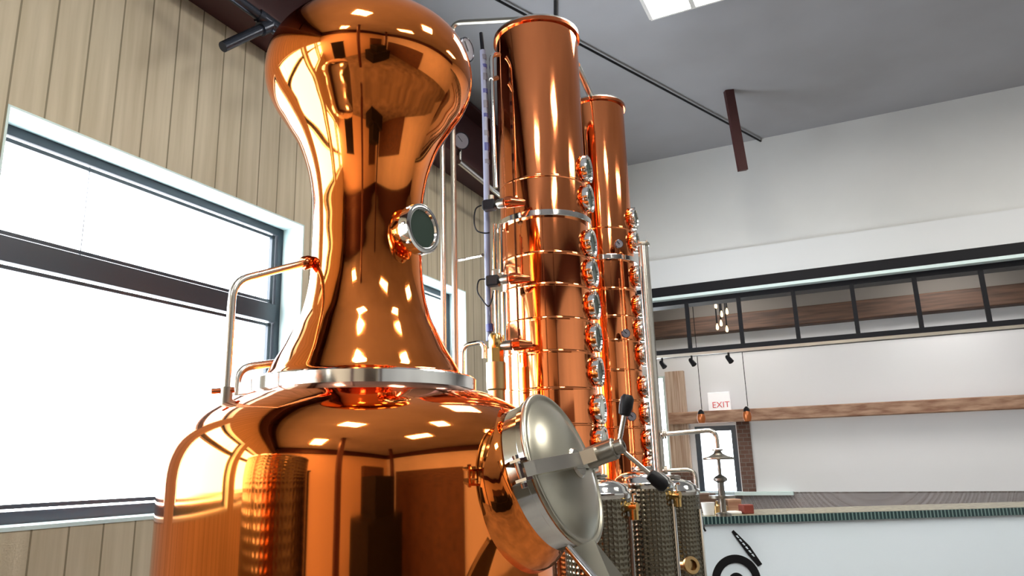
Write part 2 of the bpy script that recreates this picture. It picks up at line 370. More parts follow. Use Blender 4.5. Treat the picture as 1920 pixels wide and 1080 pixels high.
def timber(name, t, s, z, label, mt='wood'):
    return tag(MB().bbox((t[0], s[0], z[0]), (t[1], s[1], z[1]), ROOM, .012).build(name, M[mt], loc=W((t[0] + t[1]) / 2, (s[0] + s[1]) / 2, z[0]), rotz=-AZ), label, 'beam')
timber('timber_beam', (TW, TR), (SBAR - .22, SBAR), (3.47, 3.73), 'broad dark brown timber beam seen through the black rack above the bar')
timber('timber_beam', (TW, TR), (SBAR - .05, SBAR), (3.20, 3.29), 'thin brown timber batten just above the rack bottom rail')
timber('timber_beam', (-2.64, TR), (SBAR - .2, SBAR - .10), (2.14, 2.315), 'reddish reclaimed timber beam over the bar window, behind the pendants', 'wood_light')

# ---- ceiling furniture
def fixture(t, s0, s1, label, dm='lamp'):
    r = thing('ceiling_light', W(t, (s0 + s1) / 2, CEIL), label, 'ceiling light', 'fluorescent ceiling lights', -AZ)
    m = MB(); m.rbox((t - .36, t + .36), (s0, s1), (CEIL - .035, CEIL))
    for a, b in ((-.37, -.34), (-.02, .02), (.34, .37)): m.rbox((t + a, t + b), (s0, s1), (CEIL - .10, CEIL - .035))
    m.rbox((t - .36, t + .36), (s0 - .02, s0), (CEIL - .10, CEIL)).rbox((t - .36, t + .36), (s1, s1 + .02), (CEIL - .10, CEIL))
    m.build('housing', M['white_plastic'], r, smooth=False)
    for a, b in ((-.335, -.025), (.025, .335)): MB().rbox((t + a, t + b), (s0 + .005, s1 - .005), (CEIL - .085, CEIL - .045)).build('diffuser', M[dm], r, smooth=False)
fixture(-.83, 4.35, 5.60, 'lit twin-panel ceiling light at the top edge of the photo')
for t, s, l in ((-.83, .2, 'lit ceiling light above where the camera stands'), (2.6, 5.0, 'lit ceiling light over the right half of the hall'), (.95, 2.5, 'unseen ceiling light added above the counter front to brighten it'), (2.6, .2, 'lit ceiling light over the hall behind and right of the camera'),  # the one over the counter front is added to brighten its panel
                (-.83, -3.6, 'lit ceiling light nearest the front wall')): fixture(t, s, s + (.55 if 'above' in l else 1.25), l, 'lamp_strong' if 'above' in l else 'lamp')
for t, l in ((-1.6, 'unseen ceiling light added to brighten the bar room, left'), (1.2, 'unseen ceiling light added to brighten the bar room, right')):  # out-of-sight lamps added to brighten the bar room
    CEIL_, CEIL = CEIL, 4.3; fixture(t, 9.6, 10.85, l, 'bar_fill'); CEIL = CEIL_
c0, c1 = on(925, -4, UP, CEIL - .03), on(1412, 257, UP, CEIL - .03); dd = (c1 - c0).normalized()
cb = MB().tube([c0 - dd * 3.5, c0, c1, c1 + dd * .25], .011, 8)
tag(cb.build('ceiling_cable', M['black'], loc=c0), 'long thin black cable running diagonally across the grey ceiling', 'cable')
p = on(1041, -2, UP, CEIL - .02); q = on(1041, 45, UP, CEIL - .02)
tag(MB().tube([p - (q - p) * 1.5, p, q, q + (q - p) * .6], .013, 8).build('ceiling_conduit', M['black'], loc=p), 'short straight black conduit on the ceiling above the nearer column top', 'conduit')
p = on(1366, 170, UP, CEIL); q = at(1393, 320, 7.62)
m = MB(); fr = axis_frame(p, q - p); ln = (q - p).length
m.box((-.032, -.045, 0), (.032, .045, ln), fr)
tag(m.build('hanger_bar', M['red_steel'], loc=p, smooth=False), 'dark red steel bar hanging down from the ceiling near the right edge', 'bar')

# ---- red steel beam along the window wall, struts, pipes
r = thing('steel_beam', W(TW + .16, 2, 4.60), 'dark red steel beam running along the top of the cream window wall', 'beam', rotz=-AZ)
m = MB().rbox((TW + .005, TW + .33), (SF, SB - .1), (4.60, 4.635)).rbox((TW + .005, TW + .33), (SF, SB - .1), (5.29, 5.325)).rbox((TW + .14, TW + .17), (SF, SB - .1), (4.635, 5.29))
m.build('beam_body', M['red_steel'], r, smooth=False)
m = MB()
for s in (.5, 3.0, 5.5, 8.0): m.rbox((TW + .17, TW + .32), (s - .008, s + .008), (4.636, 5.289))
m.build('stiffener', M['red_steel'], r, smooth=False)
r = thing('strut_bracket', at(508, 45, 4.5), 'black steel struts meeting at a joint beside the bulb, top left corner', 'bracket')
J = at(508, 46, 4.5)
MB().tube([at(434, -8, 4.35), J], .034, 14).build('upper_strut', M['conduit'], r)
MB().tube([at(418, 88, 4.35), J], .034, 14).build('lower_strut', M['conduit'], r)
MB().tube([J + (at(434, -8, 4.35) - J).normalized() * .10, J, J + Vector((.05, .03, -.03))], .046, 16).tube([J + (at(418, 88, 4.35) - J).normalized() * .1, J], .046, 16).build('joint', M['conduit'], r)
def pipe(pts, r, label, mt='steel', rb=.06, name='steel_pipe', cat='pipe', seg=12, group=None):
    return tag(MB().tube(bend(pts, rb), r, seg).build(name, M[mt], loc=Vector(pts[0])), label, cat, group)

# ================================================================== COPPER POT STILL
AXS = Vector((-.505, 2.957, 0)); base = Matrix.Translation(AXS)
st = thing('pot_still', AXS, 'large polished copper pot still with onion-shaped head, in front', 'still')
body = spline([(.435, 1.893), (.50, 1.871), (.55, 1.848), (.60, 1.821), (.645, 1.790), (.685, 1.750), (.713, 1.705), (.731, 1.65), (.739, 1.59), (.740, 1.52)], 7) + [(.740, .75)] + spline([(.737, .70), (.68, .60), (.5, .52), (.2, .47), (0.0, .46)], 5)
MB().lathe(body, base, 128).build('pot_body', M['copper'], st, sharp=60)
MB().lathe([(.40, 1.880), (.440, 1.880), (.446, 1.886), (.446, 1.934), (.440, 1.940), (.38, 1.940)], base, 128).build('flange_ring', M['steel_bright'], st)
head = [(.415, 1.938), (.402, 1.945), (.389, 1.957), (.374, 1.985), (.355, 2.02), (.326, 2.07), (.296, 2.13), (.264, 2.20), (.240, 2.30), (.230, 2.40), (.2275, 2.50), (.2285, 2.60), (.236, 2.72), (.259, 2.84), (.302, 2.96), (.360, 3.06),
        (.412, 3.14), (.446, 3.22), (.452, 3.30), (.434, 3.38), (.391, 3.45), (.321, 3.51), (.238, 3.56), (.149, 3.595), (.06, 3.612), (0, 3.615)]
MB().lathe(spline(head, 5), base, 128).build('onion_head', M['copper'], st, sharp=60)
m = MB().lathe([(.449, 1.896), (.452, 1.900), (.452, 1.920), (.449, 1.924)], base, 96)
for k in range(4):                                 # legs under the pot
    a = math.radians(45 + 90 * k); o = AXS + Vector((math.cos(a), math.sin(a), 0)) * .5
    MB().tube([o + Vector((0, 0, .0)), o + Vector((0, 0, .02)), o + Vector((0, 0, .64))], .05, 16, radii=[.075, .05, .05]).build('leg', M['steel'], st)
# manway
PH, TL = math.radians(28), math.radians(18)
nn = Vector((math.cos(PH) * math.cos(TL), -math.sin(PH) * math.cos(TL), math.sin(TL)))
DC = Vector((.234, 2.56, 1.583)); uu = Vector((math.sin(PH), math.cos(PH), 0)); vv = nn.cross(uu); vv = vv if vv.z > 0 else -vv
DM = Matrix(((uu.x, vv.x, nn.x, DC.x), (uu.y, vv.y, nn.y, DC.y), (uu.z, vv.z, nn.z, DC.z), (0, 0, 0, 1)))
MB().lathe(spline([(.243, -.075), (.244, -.088), (.251, -.104), (.262, -.120), (.275, -.140), (.286, -.165), (.29, -.20), (.29, -.30)], 6), DM, 96).build('manway_neck', M['copper'], st, sharp=60)
MB().lathe([(.235, -.082), (.246, -.082), (.249, -.079), (.249, -.028), (.258, -.022), (.258, -.004), (.235, -.004)], DM, 96).build('manway_ring', M['steel_bright'], st)
door = MB().lathe(spline([(.262, -.002), (.267, .006), (.262, .016), (.252, .017), (.243, .012), (.232, .015), (.20, .030), (.15, .045), (.09, .054), (.03, .058), (0, .058)], 5), DM, 128).build('manway_door', M['steel_door'], st, sharp=60)
MB().lathe([(0, .056), (.05, .056), (.052, .06), (.045, .068), (0, .068)], DM, 32).build('door_boss', M['steel'], door)
# clamp arm across the door: tapered bridge along u
arm = [(-.295, .004), (-.27, .028), (-.07, .105), (-.055, .150), (.055, .150), (.07, .105), (.27, .028), (.295, .004), (.27, -.004), (.06, .07), (-.06, .07), (-.27, -.004)]
AM = Matrix(((uu.x, nn.x, vv.x, DC.x), (uu.y, nn.y, vv.y, DC.y), (uu.z, nn.z, vv.z, DC.z), (0, 0, 0, 1)))
armo = MB().prism(arm, -.022, .022, AM).build('clamp_arm', M['steel'], st, smooth=False)
MB().lathe(ring_prof(.012, .036, .10, .205), DM, 32).lathe(ring_prof(.010, .024, .200, .235), DM, 24).build('screw_hub', M['steel_dark'], armo)
for s_ in (-1, 1):                                 # clevis lugs at both ends of the arm
    m = MB()
    for w in (-.034, .026):
        pr = [(s_ * .235, -.055), (s_ * .31, -.05), (s_ * .335, -.02), (s_ * .325, .012), (s_ * .30, .022), (s_ * .255, .01)]
        m.prism(pr, w, w + .009, AM)
    m.tube([AM @ Vector((s_ * .300, -.012, -.05)), AM @ Vector((s_ * .300, -.012, .05))], .010, 12)
    m.build('clevis_lug', M['steel_bright'], st, smooth=False)
hub = DM @ Vector((0, 0, .215))
for k, (du, dv) in enumerate(((.008, .098), (.038, -.118))):
    e_ = DM @ Vector((du, dv, .275)); d_ = (e_ - hub).normalized()
    h_ = MB().tube([hub, e_], .0075, 12).build('handle_spoke', M['steel'], armo)
    g0, g1 = e_ - d_ * .012, e_ + d_ * .058
    tag(MB().tube([g0, g0 + d_ * .004, g0 + d_ * .03, g1 - d_ * .012, g1], .016, 16, radii=[.012, .019, .023, .0225, .015]).build('grip', M['black'], armo), 'black plastic grip')
# sight glass on the neck
def port(parent, c, n, r, depth, neck_r, mt_glass, name='sight_glass', boss=.03):
    f_ = axis_frame(c, n)
    p_ = MB().lathe([(r * .74, -.004), (r * .78, .004), (r * .9, .006), (r * .99, .002), (r, -.004), (r, -depth * .45), (r * .92, -depth * .5), (r * .92, -depth * .58), (r * .80, -depth * .62), (r * .76, -depth * .9)], f_, 40).build(name, M['steel_bright'], parent)
    MB().lathe([(neck_r, -depth * .6), (neck_r, -depth), (neck_r * 1.12, -depth - boss * .6), (neck_r * 1.3, -depth - boss * 1.6)], f_, 40).build('port_neck', M['copper'], p_)
    MB().lathe([(0, -.004), (r * .76, -.004), (r * .76, -.012), (0, -.012)], f_, 40).build('port_glass', M[mt_glass], p_)
    return p_, f_
a = math.radians(35); n_ = Vector((math.cos(a), -math.sin(a), 0)); c = at(796, 429, math.hypot(AXS.x + .3 * n_.x, AXS.y + .3 * n_.y))
c = Vector((AXS.x, AXS.y, c.z)) + n_ * .305
p_, f_ = port(st, c, n_, .102, .085, .082, 'porthole_glass')
for k in range(8):
    q = f_ @ Vector((.1 * math.cos(k * math.pi / 4), .1 * math.sin(k * math.pi / 4), -.02)); MB().tube([q, q + n_ * .012], .008, 8).build('bolt', M['steel'], p_)
# dial thermometer on the head
def dial(parent, c, n, r, stem, name='dial_gauge', back=None):
    f_ = axis_frame(c, n)
    g = MB().lathe([(0, -.022), (r * .95, -.022), (r, -.016), (r, .002), (r * .93, .004), (r * .9, 0), (0, 0)], f_, 32).tube([f_ @ Vector((0, 0, -.02)), f_ @ Vector((0, 0, -stem))], r * .22, 10).build(name, M['conduit'], parent)
    MB().lathe([(0, .0015), (r * .89, .0015), (r * .89, .0005)], f_, 32).build('dial_face', M['dial'], g)
    MB().box((-.003, -r * .15, .002), (.003, r * .7, .0035), f_ @ Matrix.Rotation(.8, 4, 'Z')).build('needle', M['black'], g, smooth=False)
    return g
dn = Vector((.86, -.50, -.08)).normalized(); dial(st, at(876, 93, 2.93), dn, .055, .075)

# ================================================================== RECTIFYING COLUMNS
def column(name, ax, R, top, ports, pn, label, hoops, beads, prho, pr, pales, dials):
    r = thing(name, Vector((ax[0], ax[1], 0)), label, 'distillation column', 'copper rectifying columns')
    b = Matrix.Translation((ax[0], ax[1], 0))
    prof = [(0, .5), (R, .5)]
    for z in sorted(beads): prof += [(R, z - .03), (R, z - .012), (R, z - .007), (R + .0013, z - .004), (R + .002, z), (R + .0013, z + .004), (R, z + .007), (R, z + .012), (R, z + .03)]
    prof += [(R, top - .03)]
    MB().lathe(prof, b, 96).build('column_shell', M['copper_column'], r, sharp=50)
    MB().lathe([(R - .01, top - .034), (R + .012, top - .034), (R + .016, top - .030), (R + .016, top - .008), (R + .012, top - .004), (R - .01, top - .004)], b, 96).build('top_flange', M['copper_dark'], r)
    cap = MB().lathe([(R + .012, top - .006), (R + .012, top + .006), (R * .9, top + .012), (R * .55, top + .022), (.05, top + .03), (.05, top + .055), (.035, top + .072), (0, top + .078)], b, 64).build('top_cap', M['steel'], r)
    for z in hoops:
        h = MB().lathe([(R, z - .020), (R + .020, z - .020), (R + .024, z - .016), (R + .024, z + .016), (R + .020, z + .020), (R, z + .020)], b, 96).build('hoop', M['steel_bright'], r)
        q = Vector((ax[0], ax[1], z)) + Vector((-.93, -.38, 0)) * (R + .025)
        MB().tube([q + Vector((0, 0, -.055)), q + Vector((0, 0, -.012))], .018, 12).build('hoop_lug', M['steel'], h)
    for k, z in enumerate(ports):
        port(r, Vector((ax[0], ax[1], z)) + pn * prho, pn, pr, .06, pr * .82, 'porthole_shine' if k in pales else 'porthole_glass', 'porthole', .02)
    for q, n in dials: dial(r, q, n, .032, .05)
    for k in range(3):
        a = math.radians(90 + 120 * k); o = Vector((ax[0], ax[1], 0)) + Vector((math.cos(a), math.sin(a), 0)) * (R - .04)
        MB().tube([o, o + Vector((0, 0, .03)), o + Vector((0, 0, .55))], .03, 12, radii=[.045, .03, .03]).build('leg', M['steel'], r)
    return r
pa = math.radians(22); pn = Vector((math.cos(pa), -math.sin(pa), 0))
A1, A2 = (.374, 4.585), (.912, 5.525)
column('rectifier', A1, .285, 4.49, [3.462, 3.259, 2.957, 2.763, 2.553, 2.351, 2.14, 1.914, 1.725], pn, 'nearer and thicker of the two tall copper columns, right behind the still',
       [3.11], [3.36, 2.86, 2.66, 2.45, 2.25, 2.03, 1.82], .322, .092, (7, 8), [])
column('rectifier', A2, .228, 4.43, [3.444, 3.255, 2.979, 2.747, 2.561, 2.377, 2.136, 1.94, 1.747, 1.575], pn, 'farther and slimmer copper column, beside the tall steel tube',
       [3.10], [3.34, 2.86, 2.65, 2.47, 2.25, 2.03, 1.84, 1.66], .268, .088, (), [(at(1161, 457, 5.30), Vector((.25, -.95, -.1))), (at(1174, 625, 5.30), Vector((.25, -.95, -.1))), (at(1185, 781, 5.30), Vector((.25, -.95, -.1)))])
# pipe between the two column tops
p0 = at(1081, 122, 4.76); p1 = at(1108, 181, 5.47)
pipe([p0, p1], .026, 'sloping steel pipe linking the near column side to the far column top', 'steel', .03)

# ================================================================== PIPEWORK BEHIND THE STILL
def up(px, py, D, z):                              # same plan position, other height
    p = at(px, py, D); return Vector((p.x, p.y, z))
v1 = at(850, 300, 4.75); tp = at(990, 38, 4.45)
pipe([at(994, 31, 4.50), at(986, 36, 4.50), Vector((v1.x, v1.y, at(852, 43, 4.75).z)), Vector((v1.x, v1.y, .3))], .019, 'steel pipe from the top of the near column down behind the still head', 'steel_dark', .09)
v2 = at(830, 330, 4.75)
wv = W(TW + .012, Vector(v2).dot(RD), 4.25)
pipe([wv, Vector((v2.x, v2.y, 4.25)), Vector((v2.x, v2.y, .3))], .018, 'plain upright steel pipe just left of the bent one behind the still', 'steel')
pipe([at(858, 488, 4.73), at(905, 478, 4.3)], .010, 'short thin level steel pipe reaching from upright pipe to level tube', 'steel_bright')
pipe([at(867, 775, 4.4), at(868, 648, 4.4), at(908, 640, 4.35), at(908, 672, 4.35)], .015, 'hooked steel pipe beside the brass check valve', 'steel_bright', .05)
w0 = on(860, 303, RE, TW + .40); w1 = on(915, 348, RE, TW + .40)
pipe([w0, w1, w1 + (w1 - w0) * .6], .026, 'pinkish steel conduit along the red beam behind the column tubes', 'steel_bright')
g = thing('wall_gauge', on(865, 262, RE, TW + .40), 'round dial gauge hanging in front of the red beam', 'gauge')
dial(g, on(865, 264, RE, TW + .42), Vector((.45, -.85, -.2)), .085, .06)
pipe([on(862, 275, RE, TW + .37), on(862, 304, RE, TW + .37)], .02, 'stub pipe joining the wall gauge to the beam conduit', 'steel')

# pipes on the left of the still
l0 = at(577, 492, 2.93); l1 = at(437, 527, 2.72)
lp = tag(MB().tube(bend([l0, l1, Vector((l1.x, l1.y, 1.80))], .07), .0145, 14).build('neck_pipe', M['steel'], st), 'bent steel pipe from the neck')
d_ = (l0 - l1).normalized(); MB().tube([l0 - d_ * .03, l0 - d_ * .02, l0 + d_ * .005, l0 + d_ * .03], .03, 18, radii=[.022, .028, .028, .02]).build('union_nut', M['copper_dark'], lp)
q = Vector((l1.x, l1.y, 1.84))
vb = MB().tube([q + Vector((0, 0, -.06)), q + Vector((0, 0, .045))], .022, 14).build('valve_body', M['steel_dark'], st)
MB().tube([q + Vector((-.045, -.015, .03)), q + Vector((.03, .0, .035))], .010, 10).build('lever', M['copper_dark'], vb)
k0 = at(530, 679, 3.08); k1 = at(446, 690, 3.0)
tag(MB().tube(bend([k0, k1, Vector((k1.x, k1.y, 1.80))], .06), .016, 12).build('shoulder_pipe', M['steel'], st), 'short bent steel pipe on the shoulder')

# ---- level tube and valves beside the near column
lt = thing('level_tube', up(910, 400, 4.3, 1.6), 'tall pale blue level tube with dark marks beside the near column', 'level tube')
LD = 4.37
pts = [at(905, 95, LD), at(909, 200, LD), at(912, 330, LD), at(914, 500, LD), at(917, 640, LD)]
MB().tube(pts, .0195, 14).build('tube', M['tube_plastic'], lt)
tag(MB().tube([at(902, 62, LD), at(905, 98, LD)], .013, 10).build('top_rod', M['black_steel'], lt), 'dark rod on top')
for k in range(9):
    z = (104, 122, 139, 168, 190, 214, 246, 269, 300)[k]; hh = (9, 6, 13, 8, 14, 7, 10, 15, 8)[k]
    MB().tube([at(906.5 + k * .7, z, LD), at(907 + k * .7, z + hh, LD)], .0208, 12).build('mark', M['blue_plastic'] if k % 2 else M['grey_plastic'], lt)
tag(MB().tube([at(918, 608, LD - .01), at(919, 622, LD - .01)], .024, 12).build('float', M['blue_plastic'], lt), 'blue float')
rodc = thing('guide_rod', at(926, 250, 4.34), 'thin bright rod standing between level tube and near column', 'rod')
MB().tube(bend([at(936, 102, 4.42), at(921, 104, 4.36), at(923, 190, 4.34), at(929, 352, 4.34)], .04), .015, 12).build('rod', M['steel_bright'], rodc)
MB().tube([at(921, 150, 4.34), at(932, 146, 4.4)], .016, 10).build('bracket', M['steel_dark'], rodc)
for x, y0, y1, l in ((926, 420, 505, 'left of the two short bright tubes under the top valve'), (938, 428, 512, 'right of the two short bright tubes under the top valve'),
                     (930, 545, 640, 'left of the two short bright tubes above the brass check valve'), (944, 548, 640, 'right of the two short bright tubes above the brass check valve')):
    pipe([at(x, y0, 4.30), at(x + 2, y1, 4.30)], .015, l, 'steel_bright', group='short bright tubes beside the near column')
def solenoid(x, y, label, dark):
    c = at(x, y, 4.28); v = thing('solenoid_valve', c, label, 'valve', 'valves on the near column')
    f_ = Matrix.Translation(c) @ Matrix.Rotation(-.35, 4, 'Z')
    MB().bbox((-.052, -.03, -.035), (.03, .03, .03), f_, .008).build('actuator', M[dark], v)
    MB().tube([f_ @ Vector((.03, 0, 0)), f_ @ Vector((.05, 0, 0)), f_ @ Vector((.085, 0, 0))], .03, 14, radii=[.02, .03, .03]).build('union', M['steel_dark'], v)
    MB().tube([f_ @ Vector((.085, 0, 0)), f_ @ Vector((.10, 0, 0)), f_ @ Vector((.125, .0, 0)), f_ @ Vector((.20, .05, 0))], .03, 16, radii=[.024, .036, .036, .02]).build('copper_elbow', M['copper_dark'], v)
    MB().tube(bend([f_ @ Vector((0, 0, .03)), f_ @ Vector((0, 0, .06))], .01), .018, 12).build('coil', M['steel_dark'], v)
solenoid(921, 384, 'topmost black valve on the near column, level with its steel hoop', 'black')
solenoid(928, 526, 'middle black valve on the near column, with a hanging cable loop', 'black')
for pts, l in (([(903, 385), (892, 392), (889, 415), (894, 432), (908, 437), (918, 436)], 'thin black cable loop hanging left of the topmost valve'),
               ([(910, 523), (898, 526), (895, 545), (903, 560), (917, 574), (926, 545)], 'thin black cable loop hanging left of the middle valve')):
    pp = [at(x, y, 4.24) for x, y in pts]
    tag(MB().tube([Vector(q) for q in spline([tuple(q) for q in pp], 6)], .0045, 8).build('cable', M['black'], loc=pp[0]), l, 'cable', 'valve cables')
c = at(930, 690, 4.28); cv = thing('check_valve', Vector((c.x, c.y, c.z - .2)), 'stubby brass check valve standing behind the pot shoulder', 'valve')
f_ = Matrix.Translation(c)
def pz(y): return at(930, y, 4.28).z - c.z
MB().lathe([(0, pz(682)), (.055, pz(682)), (.058, pz(680)), (.058, pz(730)), (.05, pz(733)), (.05, pz(760)), (0, pz(760))], f_, 32).build('valve_body', M['bronze'], cv)
MB().lathe([(0, pz(654)), (.046, pz(654)), (.046, pz(680)), (0, pz(682))], f_, 6).build('hex_nut', M['brass'], cv, smooth=False)
MB().lathe([(0, pz(626)), (.030, pz(626)), (.040, pz(632)), (.040, pz(650)), (.03, pz(655))], f_, 20).build('inlet', M['brass'], cv)
g_ = Matrix.Translation(at(934, 649, 4.28)) @ Matrix.Rotation(-.35, 4, 'Z')
MB().tube([g_ @ Vector((.01, 0, 0)), g_ @ Vector((.05, 0, 0)), g_ @ Vector((.085, 0, 0))], .03, 14, radii=[.02, .03, .03]).build('side_union', M['steel_dark'], cv)
MB().tube([g_ @ Vector((.085, 0, 0)), g_ @ Vector((.10, 0, 0)), g_ @ Vector((.125, .0, 0)), g_ @ Vector((.19, .05, 0))], .03, 16, radii=[.024, .036, .036, .02]).build('copper_elbow', M['copper_dark'], cv)

# tall steel tube right of the far column
b0 = at(1213, 560, 5.35); ct = thing('condenser_tube', Vector((b0.x, b0.y, 0)), 'tall narrow upright steel tube right of the far column', 'condenser')
zt = at(1204, 462, 5.35).z
MB().tube([Vector((b0.x, b0.y, .0)), Vector((b0.x, b0.y, zt))], .038, 24).build('shell', M['steel'], ct)
MB().lathe(ring_prof(0, .05, zt, zt + .022), Matrix.Translation((b0.x, b0.y, 0)), 24).tube([Vector((b0.x - .03, b0.y, zt + .02)), Vector((b0.x - .03, b0.y, zt + .045))], .008, 8).tube([Vector((b0.x + .03, b0.y, zt + .02)), Vector((b0.x + .03, b0.y, zt + .045))], .008, 8).build('end_cap', M['steel_dark'], ct)
b1 = at(1206, 560, 5.28)
pipe([Vector((b1.x, b1.y, at(1198, 500, 5.28).z)), Vector((b1.x, b1.y, .6))], .012, 'slim bright pipe in front of the tall steel tube', 'steel_bright')

# bent pipe to the spirit safe
f0 = at(1243, 814, 5.3); e0 = at(1342, 806, 5.3); e1 = at(1347, 846, 5.3)
bp = thing('steel_pipe', f0, 'horizontal steel pipe from the tall tube bending down to the glass vessel', 'pipe')
MB().tube(bend([at(1242, 814, 5.31), f0, e0, Vector((e0.x, e0.y, at(1347, 841, 5.3).z))], .07), .0165, 16).build('tube', M['steel'], bp)
fd = (e0 - f0).normalized(); MB().tube([f0 + fd * .008, f0 + fd * .022], .034, 20).tube([f0 + fd * -.004, f0 + fd * .006], .034, 20).build('flange', M['steel_dark'], bp)
g0 = at(1246, 882, 5.3); g1 = at(1303, 880, 5.3)
bp = thing('steel_pipe', g0, 'lower bent steel pipe dropping behind the farthest jacketed tank', 'pipe')
MB().tube(bend([at(1245, 882, 5.31), g0, g1, Vector((g1.x, g1.y, at(1310, 940, 5.3).z))], .06), .014, 14).build('tube', M['steel'], bp)
MB().tube([g0 + fd * .0, g0 + fd * .02], .03, 18).build('flange', M['steel_dark'], bp)
# spirit safe
ss = Vector((e0.x, e0.y, 0)); zz = lambda y: at(1347, y, 5.3).z
sf = thing('spirit_safe', Vector((ss.x, ss.y, zz(968))), 'glass spirit vessel with steel lid under the bent pipe', 'spirit safe')
sm = Matrix.Translation((ss.x, ss.y, 0))
MB().lathe([(0, zz(862)), (.10, zz(862)), (.102, zz(860)), (.10, zz(858)), (.06, zz(855)), (.03, zz(850)), (.022, zz(846)), (.035, zz(845)), (.035, zz(842)), (0, zz(842))], sm, 40).build('lid', M['steel_dark'], sf)
MB().lathe([(.082, zz(862)), (.082, zz(930))], sm, 40).build('glass_cylinder', M['safe_glass'], sf)
MB().lathe([(0, zz(893)), (.012, zz(862)), (.012, zz(890)), (.035, zz(894)), (.045, zz(897)), (.045, zz(901)), (.022, zz(905)), (.022, zz(930))], sm, 24).build('float_stem', M['steel_dark'], sf)
MB().lathe([(0, zz(929)), (.085, zz(929)), (.085, zz(934)), (.02, zz(935)), (.022, zz(960)), (.05, zz(963)), (.05, zz(968)), (0, zz(968))], sm, 40).build('base', M['steel_dark'], sf)

# ================================================================== JACKETED TANKS
def tank(x, y, r, top, label, mt='dimple', name='jacketed_tank', group='jacketed steel tanks', valve=True, z0=.35):
    t = thing(name, Vector((x, y, 0)), label, 'tank', group); b = Matrix.Translation((x, y, 0))
    MB().lathe([(r, z0), (r, top - .03)], b, 64).build('jacket', M[mt], t)
    MB().lathe([(r + .001, top - .035), (r + .004, top - .03), (r + .004, top - .008), (r - .01, top), (r * .92, top + .018), (r * .7, top + .045), (r * .4, top + .06), (.05, top + .064), (.05, top + .085), (0, top + .087)], b, 64).build('domed_lid', M['steel_bright'], t, sharp=50)
    MB().lathe([(.05, top + .066), (.062, top + .066), (.062, top + .08), (.05, top + .08)], b, 24).build('lid_clamp', M['steel_dark'], t)
    MB().lathe([(r + .002, z0 + .01), (r * .7, z0 - .06), (.04, z0 - .1), (0, z0 - .1)], b, 48).build('cone_bottom', M['steel'], t)
    sg = math.radians(-35)
    MB().tube([Vector((x + math.cos(sg) * (r + .004), y + math.sin(sg) * (r + .004), z0)), Vector((x + math.cos(sg) * (r + .004), y + math.sin(sg) * (r + .004), top - .12))], .011, 10).build('seam', M['steel_bright'], t)
    for k in range(3):
        a = math.radians(30 + 120 * k); o = Vector((x + math.cos(a) * (r - .03), y + math.sin(a) * (r - .03), 0))
        MB().tube([o, o + Vector((0, 0, z0 + .05))], .02, 12).build('leg', M['steel'], t)
    if valve:
        o = Vector((x + math.cos(sg) * r, y + math.sin(sg) * r, top - .075)); d_ = Vector((math.cos(sg), math.sin(sg), 0))
        v = MB().tube([o - d_ * .01, o + d_ * .02, o + d_ * .05], .02, 14, radii=[.02, .026, .022]).tube([o + d_ * .03 + Vector((0, 0, -.06)), o + d_ * .03 + Vector((0, 0, .02))], .022, 14).build('brass_valve', M['brass'], t)
        MB().tube([o + d_ * .03 + Vector((0, 0, .018)), o + d_ * .03 + Vector((0, 0, .06)), o + d_ * .05 + Vector((0, 0, .065))], .006, 8).build('valve_handle', M['steel_bright'], v)
    return t
tank(.525, 3.88, .172, 1.46, 'nearest jacketed steel tank, half hidden by the open manway door')
tank(.858, 4.345, .168, 1.49, 'middle jacketed steel tank, under the black handle grip')
t3 = tank(1.128, 4.81, .168, 1.43, 'farthest jacketed steel tank, next to the white counter', valve=False)
o = at(1296, 1060, 4.66)
MB().lathe([(.03, -.012), (.048, -.012), (.052, 0), (.048, .012), (.03, .012)], axis_frame(o, (.25, -.9, .25)), 28).tube([o + Vector((-.05, .08, -.01)), o], .03, 16).build('outlet_clamp', M['bronze'], t3)

# chute under the door
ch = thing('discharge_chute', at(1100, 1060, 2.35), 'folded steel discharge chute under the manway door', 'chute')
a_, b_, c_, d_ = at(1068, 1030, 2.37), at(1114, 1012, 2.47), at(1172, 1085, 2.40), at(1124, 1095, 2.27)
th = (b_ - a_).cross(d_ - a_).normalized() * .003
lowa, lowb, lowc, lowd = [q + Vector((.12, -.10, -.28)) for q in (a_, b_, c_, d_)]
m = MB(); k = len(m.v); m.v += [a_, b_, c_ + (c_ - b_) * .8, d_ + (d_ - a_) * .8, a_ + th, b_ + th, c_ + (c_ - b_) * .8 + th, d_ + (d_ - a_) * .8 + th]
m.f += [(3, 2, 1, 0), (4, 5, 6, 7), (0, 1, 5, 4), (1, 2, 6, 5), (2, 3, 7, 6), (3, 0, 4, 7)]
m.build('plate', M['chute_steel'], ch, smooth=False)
MB().tube([a_ - (d_ - a_) * .05, d_ + (d_ - a_) * .85], .011, 14).build('rolled_edge', M['steel_bright'], ch)

